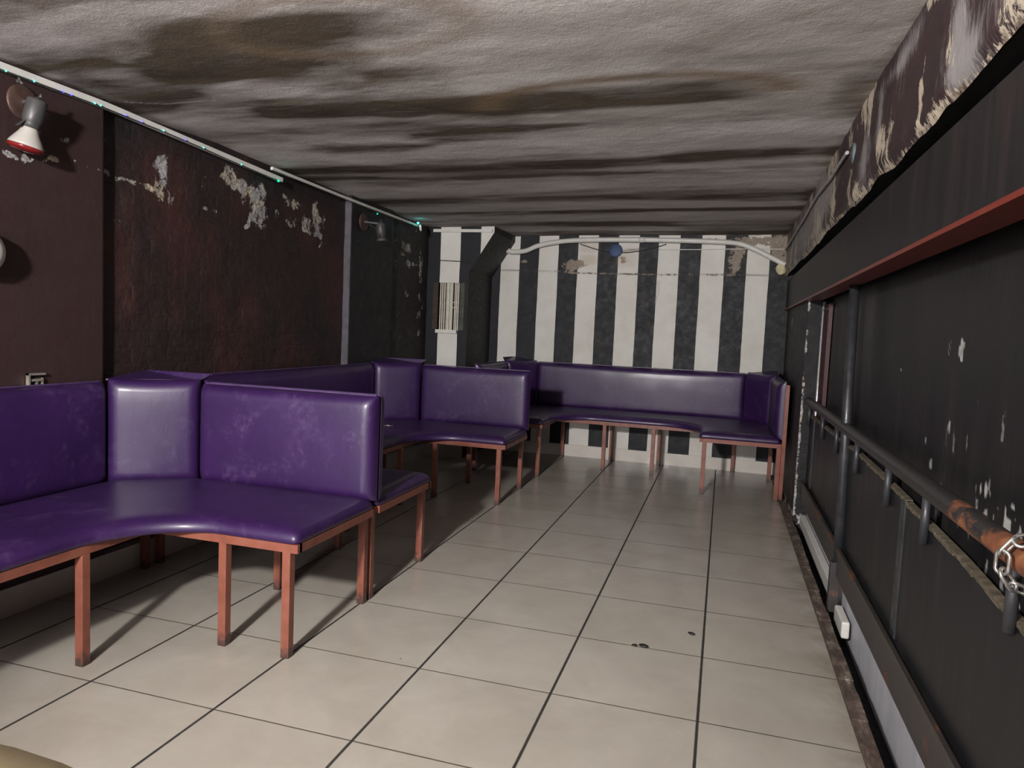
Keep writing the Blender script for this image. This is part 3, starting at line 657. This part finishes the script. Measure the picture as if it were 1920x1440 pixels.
m=MB(); m.box((.590,-2.6,.150),(.614,3.04,.270)); br=obj('bottom_rail',m,CHANM,rl); br['label']='dented dark channel along the foot of the panels'
m=MB(); m.box((.586,-2.6,.262),(.600,3.04,.288)); obj('rusty_lip',m,mk_rusty('rusty_lip',(.040,.034,.030),.54,.70),br)
# white skirting board behind the railing and white trunking further back
m=MB(); m.box((.640,-2.6,-.13),(.660,3.045,.24)); b=obj('baseboard_right',m,WHITEB); b['kind']='structure'
m=MB(); m.box((.598,1.52,-.03),(.634,3.03,.045)); o=obj('cable_duct',m,WHITEPL,bevel=.004); tag(o,'white cable duct low behind the railing, beyond its post','cable duct')
m=MB(); m.box((.590,1.06,-.055),(.625,1.285,.022)); wb=obj('plastic_box',m,WHITEPL,bevel=.008); tag(wb,'small off-white plastic box wedged at the foot of the railing post','box')
# red panel with bright edge at the far end of the railing
rp=thing('door_leaf','narrow dark red leaf with bright metal edge at the far end of the railing','door',(.655,2.95,-.12))
m=MB(); m.box((.650,2.76,-.12),(.674,3.02,1.53)); obj('leaf',m,plain('dark_red_gloss',(.042,.003,.007),.45,var=.2),rp)
m=MB(); m.tube([(.650,3.030,-.12),(.650,3.030,1.552)],.010,12); e=obj('metal_edge',m,plain('bright_metal',(.85,.83,.86),.25,.6,var=.05),rp); e['label']='bright metal edge tube'
m=MB(); m.box((.646,2.76,1.49),(.650,3.02,1.502)); obj('cross_strip',m,RAWEDGE,rp)
# chain around the handrail
ch=thing('chain','silver chain looped around the rusty end of the handrail','chain',(.6,-.80,.80))
CH=plain('zinc_chain',(.62,.61,.58),.28,.9,var=.15)
def link(c,t,side):
    t=Vector(t).normalized(); s=Vector(side); s=(s-t*s.dot(t)).normalized(); m=MB(); P=[]
    for i in range(18):
        a=2*PI*i/18; u=math.cos(a)*.011+(.012 if math.cos(a)>0 else -.012); P.append(Vector(c)+t*u+s*(math.sin(a)*.0125))
    m.tube(P,.0036,8,closed=True); return m
NL=10
for i in range(NL):
    a=2*PI*i/NL; c=(.6+.052*math.cos(a),-.80+.008*math.sin(3*a),.858+.052*math.sin(a)); tg=(-math.sin(a),0,math.cos(a)); rad=Vector((math.cos(a),0,math.sin(a)))
    sd=(Vector((0,1,0))+rad*(.9 if i%2 else -.9)); obj('link',link(c,tg,sd),CH,ch)
for i in range(0):
    c=(.545,-.83-.012*i,.80-.034*i); obj('link',link(c,(0,-.25,-1),(0,1,0) if i%2 else (1,0,0)),CH,ch)

# ------------------------------------------------------------------ pipe, foam, cables on the back wall and beam
def smooth(pts,n=8):
    P=[Vector(p) for p in pts]; o=[]
    for i in range(len(P)-1):
        p0=P[max(i-1,0)]; p1=P[i]; p2=P[i+1]; p3=P[min(i+2,len(P)-1)]
        for k in range(n):
            t=k/n; o.append(.5*((2*p1)+(p2-p0)*t+(2*p0-5*p1+4*p2-p3)*t*t+(3*p1-p0-3*p2+p3)*t**3))
    o.append(P[-1]); return o
pp=thing('drain_pipe','white plastic pipe bending across the top of the striped wall','pipe',(-.9,4.745,2.19))
m=MB(); m.tube(smooth([(-2.275,4.745,2.115),(-2.23,4.745,2.085),(-2.148,4.745,2.064),(-2.006,4.745,2.075),(-1.868,4.745,2.13),(-1.648,4.745,2.171),(-1.377,4.745,2.189),(-.85,4.745,2.195),(-.344,4.745,2.188),(.03,4.745,2.172),(.193,4.745,2.126),(.36,4.745,2.045),(.495,4.745,1.975)]),.0245,14); obj('pipe_run',m,WHITEPL,pp)
for p,q in (((-2.19,4.745,2.074),(-2.16,4.745,2.066)),((-.86,4.745,2.195),(-.80,4.745,2.1945))):
    m=MB(); m.tube([p,q],.0275,14); obj('coupling',m,WHITEPL,pp)
def foam(name,c,r,mat,lab,cat):
    import bmesh
    bm=bmesh.new(); bmesh.ops.create_icosphere(bm,subdivisions=4,radius=r)
    for v in bm.verts:
        k=1+.22*mnoise.noise(v.co*28)+.12*mnoise.noise(v.co*70); v.co=Vector((v.co.x*k*.95,v.co.y*k*.8,v.co.z*k*1.12))
    me=bpy.data.meshes.new(name); bm.to_mesh(me); bm.free()
    for p in me.polygons: p.use_smooth=True
    me.materials.append(mat); o=bpy.data.objects.new(name,me); COL.objects.link(o); o.location=c; tag(o,lab,cat); return o
foam('foam_plug',(.462,4.745,1.935),.046,plain('cream_foam',(.62,.56,.36),.8,var=.2,scale=40),'cream lump of builder’s foam under the right end of the white pipe'.replace('’',''),'foam')
m=MB(); m.lathe([(.004,0),(.066,.002),(.066,.012),(.058,.016),(.0,.017)],(-1.088,4.795,2.094),(0,-1,0),28); o=obj('junction_box_cover',m,plain('blue_grey_cover',(.035,.065,.15),.6,var=.55,scale=9),loc=(-1.088,4.795,2.094)); tag(o,'round blue cover on the striped wall behind the white pipe','cover')
m=MB(); m.lathe([(.004,0),(.045,.002),(.045,.010),(.0,.012)],(.504,1.15,2.11),(-1,0,0),24); o=obj('junction_box_cover',m,plain('grey_blue_cover',(.10,.125,.14),.6,var=.3,scale=9),loc=(.497,1.15,2.11)); tag(o,'oval looking grey cover on the peeling plaster near the ceiling at right','cover')
m=MB(); m.tube(smooth([(-.668,4.79,2.107),(-.3,4.79,2.112),(.1,4.79,2.122),(.49,4.79,2.124)]),.0045,8); o=obj('thin_cable',m,WHITEPL); tag(o,'thin white cable below the right half of the white pipe','cable')
m=MB(); m.tube(smooth([(-1.45,4.79,2.155),(-1.25,4.79,2.095),(-1.10,4.785,2.075),(-.95,4.785,2.078),(-.75,4.79,2.115),(-.60,4.79,2.160)]),.0045,8); o=obj('thin_cable',m,plain('black_cable',(.02,.017,.015),.6)); tag(o,'thin black cable sagging below the middle of the white pipe','cable')
m=MB(); m.tube(smooth([(-2.80,4.092,1.905),(-2.6,4.092,1.898),(-2.40,4.09,1.89),(-2.365,4.085,1.88)]),.004,8); o=obj('thin_cable',m,plain('dark_cable',(.03,.028,.03),.6)); tag(o,'dark cable wrapped across the striped chimney breast above the grille','cable')
m=MB(); m.tube(smooth([(.487,1.258,2.14),(.488,1.5,2.142),(.487,1.80,2.138),(.486,2.2,2.152),(.487,2.52,2.157),(.487,3.1,2.14),(.487,3.9,2.125),(.487,4.70,2.11)]),.0085,8); o=obj('flat_cable',m,plain('grey_cable',(.30,.29,.28),.5)); tag(o,'grey cable clipped along the peeling plaster above the beam','cable')

# ------------------------------------------------------------------ grille in the chimney breast
gr=thing('vent_grille','slatted white grille set in the striped chimney breast','grille',(-2.57,4.10,1.235))
SL=plain('slat_cream',(.60,.56,.48),.5,var=.15)
xs_=[-2.655,-2.634,-2.612,-2.588,-2.572,-2.553,-2.537,-2.505,-2.488,-2.470]
for i,x in enumerate(xs_):
    w=.0052 if i not in (4,6) else .009
    m=MB(); m.box((x-w,4.098,1.236),(x+w,4.118,1.689)); obj('slat',m,SL,gr)
m=MB(); m.box((-2.735,4.096,1.236),(-2.680,4.122,1.689)); a=obj('side_board',m,plain('brown_reveal',(.032,.021,.014),.7,var=.4),gr); a['label']='dark brown side board'
m=MB(); m.box((-2.452,4.096,1.236),(-2.410,4.122,1.689)); a=obj('side_board',m,plain('green_grey_reveal',(.055,.062,.050),.7,var=.4),gr); a['label']='greenish grey side board'
for z in (1.45,1.50):
    m=MB(); m.box((-2.535,4.105,z),(-2.465,4.125,z+.006)); obj('cross_wire',m,SL,gr)
m=MB(); m.box((-2.688,4.070,1.205),(-2.470,4.10,1.238)); obj('sill',m,WHITEPL,gr)

# ------------------------------------------------------------------ left wall fixtures
def duct(lab,pts,w):
    m=MB()
    for p,q in zip(pts[:-1],pts[1:]): m.bar(p,q,w,w)
    o=obj('cable_trunking',m,WHITEPL); tag(o,lab,'trunking'); return o
duct('nearer white cable trunking under the ceiling on the left wall',[(-2.735,-5.0,2.185),(-2.735,.25,2.190),(-2.735,1.60,2.140)],.026)
duct('farther white cable trunking under the ceiling, running to the chimney corner',[(-2.735,1.50,2.190),(-2.735,2.3,2.178),(-2.735,3.68,2.168)],.018)
def spotlamp(label,base,ax,tip,bulbmat,lensmat,bulb=True):
    r=thing('spot_lamp',label,'lamp',base,0,'wall spot lamps'); b=Vector(base); n=Vector((1,0,0)); A=Vector(ax); T=Vector(tip); d=(T-A).normalized()
    m=MB(); m.lathe([(.002,0),(.066,.0),(.070,.006),(.064,.012),(.045,.010),(.012,.014)],b,n,28); p=obj('base_plate',m,plain('brown_rusty_plate',(.075,.042,.035),.5,.2,var=.4),r)
    m=MB(); hp=A+d*.012; m.bar(b+n*.008,Vector((A.x,b.y+(A.y-b.y)*.6,b.z-.004)),.020,.014); m.bar(b+n*.05+Vector((0,.01,-.02)),A+d*.06+Vector((-.02,0,0)),.008); obj('arm',m,GREYM,r)
    m=MB(); m.lathe([(.006,-.012),(.010,-.006),(.030,-.002),(.036,.004),(.037,.08),(.034,.088),(.031,.098),(.031,.112)],A,d,28); hs=obj('housing',m,GREYM,r)
    m=MB(); m.lathe([(.006,0),(.005,.016)],A+Vector((0,.012,.012)),(0,.3,1),10); obj('knob',m,GREYM,hs)
    m=MB(); m.bar(A+d*.088+Vector((0,-.03,0)),A+d*.115+Vector((0,-.055,0)),.020,.004); obj('clip',m,GREYM,hs)
    if bulb:
        m=MB(); m.lathe([(.026,.108),(.029,.118),(.036,.134),(.050,.158),(.060,.176),(.063,.186)],A,d,32); bb=obj('bulb',m,bulbmat,r); bb['label']='white reflector bulb'
        m=MB(); m.lathe([(.063,.1855),(.0645,.191),(.060,.199),(.045,.205),(.02,.208),(.002,.209)],A,d,32); ln=obj('lens',m,lensmat,bb); ln['label']='red front of the bulb'
    else:
        m=MB(); m.lathe([(.028,.108),(.036,.120),(.042,.132),(.042,.140),(.02,.142)],A,d,24); obj('bulb',m,GREYM,r)
    return r
t_=NT('bulb_white'); BW=t_.out((.42,.395,.36),.25,Coat_Weight=.5)
t_=NT('bulb_red'); BR=t_.out((.17,.010,.010),.22,Coat_Weight=.5)
spotlamp('wall spot lamp with white reflector bulb and red front, above the nearest bench',(-2.75,-.126,2.083),(-2.640,-.150,2.080),(-2.676,-.166,1.918),BW,BR)
spotlamp('small grey wall spot lamp without a red bulb, on the black pier',(-2.75,2.70,2.05),(-2.655,2.80,2.058),(-2.645,2.815,1.93),BW,BR,False)
m=MB(); m.lathe([(.03,0),(.075,.004),(.09,.02),(.092,.05),(.08,.085),(.05,.105),(.0,.11)],(-2.75,-.345,1.472),(1,0,0),32); o=obj('round_wall_light',m,WHITEPL,loc=(-2.75,-.345,1.472)); tag(o,'white round wall light cut off by the left edge of the photo','lamp')
# broken socket
sk=thing('wall_socket','broken wall socket with bare metal frame just above the nearest bench back','socket',(-2.75,-.083,.93))
MF=plain('dull_brass',(.50,.46,.38),.4,.7,var=.3)
m=MB(); m.box((-2.752,-.118,.925),(-2.744,-.046,.997)); obj('back_box',m,DARK,sk)
m=MB(); m.box((-2.746,-.120,.988),(-2.728,-.044,.996)); m.box((-2.746,-.120,.925),(-2.730,-.112,.996)); m.box((-2.746,-.054,.930),(-2.736,-.048,.975)); obj('metal_frame',m,MF,sk)
m=MB(); m.box((-2.746,-.104,.962),(-2.732,-.052,.972)); m.box((-2.746,-.080,.93),(-2.738,-.070,.962)); obj('contact_bar',m,MF,sk)

# LED string along the trunking
def glow(name,c,s):
    t=NT(name); return t.out((*[x*.5 for x in c],),.3,Emission_Color=(*c,1),Emission_Strength=s)
LB=glow('led_blue',(.05,.04,1.),5.); LCY=glow('led_cyan',(.08,.9,.85),3.5); LG=glow('led_green',(.0,.75,.5),.9)
ls=thing('led_string','string of tiny blue and green LED lights hanging under the white trunking','string lights',(-2.72,1.5,2.15))
pts=[(-1.2,2.172),(-.217,2.170),(.25,2.174),(.6,2.166),(.877,2.155),(1.189,2.138),(1.55,2.120)]
m=MB(); m.tube([(-2.722,y,z) for y,z in pts],.0022,6); m.tube(smooth([(-2.722,1.55,2.120),(-2.725,1.52,2.165),(-2.722,2.0,2.168),(-2.722,2.85,2.15),(-2.72,3.56,2.158)]),.0018,6); obj('wire',m,plain('green_wire',(.012,.03,.025),.5),ls)
for y,mt in ((-.217,LCY),(-.099,LCY),(.034,LB),(.072,LB),(.19,LCY),(.221,LCY),(.36,LB),(.455,LB),(.593,LCY),(.743,LB),(.877,LCY),(1.189,LCY)):
    z=np.interp(y,[p[0] for p in pts],[p[1] for p in pts]); m=MB(); m.lathe([(.001,0),(.0030,.002),(.0034,.005),(.002,.008),(.0008,.009)],(-2.719,y,z+.003),(1,-.4,-.3),10); obj('led',m,mt,ls)
for (x,y,z,mt,k) in ((-2.712,1.53,2.118,LG,1.5),(-2.71,2.845,2.135,LG,1.3),(-2.70,3.60,2.178,LCY,2.0)):
    m=MB(); m.lathe([(.001,0),(.0045*k,.002*k),(.0050*k,.006*k),(.003*k,.010*k),(.001,.011*k)],(x,y,z),(1,-.4,.1),12); obj('led',m,mt,ls)
def point(name,loc,col,e,r):
    l=bpy.data.lights.new(name,'POINT'); l.color=col; l.energy=e; l.shadow_soft_size=r; o=bpy.data.objects.new(name,l); COL.objects.link(o); o.location=loc; return o
point('led_glow_cyan',(-2.685,3.605,2.172),(.05,.95,.9),.035,.008)
point('led_glow_green',(-2.70,1.545,2.10),(.0,.9,.6),.022,.008)
m=MB(); m.lathe([(.010,0),(.012,.01),(.009,.055),(.002,.058)],(-2.70,3.66,2.175),(.15,.1,-1),14); o=obj('led_end_cap',m,WHITEPL,ls)

# ------------------------------------------------------------------ small things
RESID=plain('dark_residue',(.010,.009,.006),.5)
def crumb(loc,a,l,w,lab):
    m=MB(); m.lathe([(.0005,-1*l),(.6*w,-.7*l),(w,-.1*l),(.9*w,.4*l),(.35*w,.85*l),(.0005,l)],(0,0,0),(math.cos(a),math.sin(a),0),12)
    m.v=[(x+loc[0],y+loc[1],max(0,z*.55+w*.5)+.0005) for x,y,z in m.v]
    o=obj('dried_leaf',m,RESID,loc=(loc[0],loc[1],.0005)); tag(o,lab,'debris',None); return o
crumb((-.268,.497,0),.1,.012,.009,'small dark leaf crumb on the tile joint, left of its larger twin')
crumb((-.232,.503,0),-.25,.022,.012,'larger dark leaf crumb on the tile joint, touching a smaller one')
crumb((-.051,.706,0),-.55,.018,.010,'lone dark leaf crumb on a floor tile near the long joint')
# round beige table in front of the viewer
tb=thing('bar_table','round beige bar table whose rim shows in the bottom left corner','table',(-.39,-2.458,0))
m=MB(); m.lathe([(.38,.972),(.402,.978),(.405,.99),(.40,.998),(.37,1.0),(0.001,1.0)],(-.39,-2.458,0),(0,0,1),64); obj('tabletop',m,plain('beige_laminate',(.17,.135,.080),.4,var=.12),tb)
m=MB(); m.tube([(-.39,-2.458,.03),(-.39,-2.458,.975)],.03,16); obj('pedestal',m,BLACKP,tb)
m=MB(); m.lathe([(.001,0),(.22,.0),(.22,.012),(.05,.035),(.03,.04)],(-.39,-2.458,0),(0,0,1),40); obj('base',m,BLACKP,tb)

# ------------------------------------------------------------------ light and camera
def spot(name,loc,to,col,e,ang,blend,r):
    l=bpy.data.lights.new(name,'SPOT'); l.color=col; l.energy=e; l.spot_size=math.radians(ang); l.spot_blend=blend; l.shadow_soft_size=r
    o=bpy.data.objects.new(name,l); COL.objects.link(o); o.location=loc; o.rotation_euler=(Vector(to)-Vector(loc)).to_track_quat('-Z','Y').to_euler(); return o
spot('ceiling_lamp_beam',(-1.12,-3.35,2.06),(-.7,4.5,1.65),(1.,.968,.945),980,102,1.,.09)  # ceiling lamp's main light; aimed beam added to lift the far end
point('ceiling_lamp',(-1.12,-3.38,2.02),(1.,.965,.94),60,.09)
point('rear_fill',(-1.0,-4.8,1.50),(1.,.965,.95),260,.35)  # added fill light behind the viewer, no lamp known there
W=bpy.data.worlds.new('World'); S.world=W; W.use_nodes=True
W.node_tree.nodes['Background'].inputs[0].default_value=(.5,.5,.55,1); W.node_tree.nodes['Background'].inputs[1].default_value=.02

R=Matrix(((0.9574914721748956,0.28503156003073615,0.044351893970788286),(0.06388522230142003,-0.05959782056085462,-0.9961760778877871),(-0.28129834532725095,0.9566635299680034,-0.07527370952271208)))
cd=bpy.data.cameras.new('camera'); cam=bpy.data.objects.new('camera',cd); COL.objects.link(cam)
cd.sensor_fit='HORIZONTAL'; cd.sensor_width=36; cd.lens=1341.4307682003675/1920*36; cd.clip_start=.02
M=Matrix.Identity(4)
for i in range(3):
    M[i][0]=R[0][i]; M[i][1]=-R[1][i]; M[i][2]=-R[2][i]
M.translation=Vector((0.00686039,-2.37399547,1.26357447)); cam.matrix_world=M
S.camera=cam
v=S.view_settings; v.view_transform='Standard'; v.look='None'; v.exposure=0; v.gamma=1; v.use_curve_mapping=False
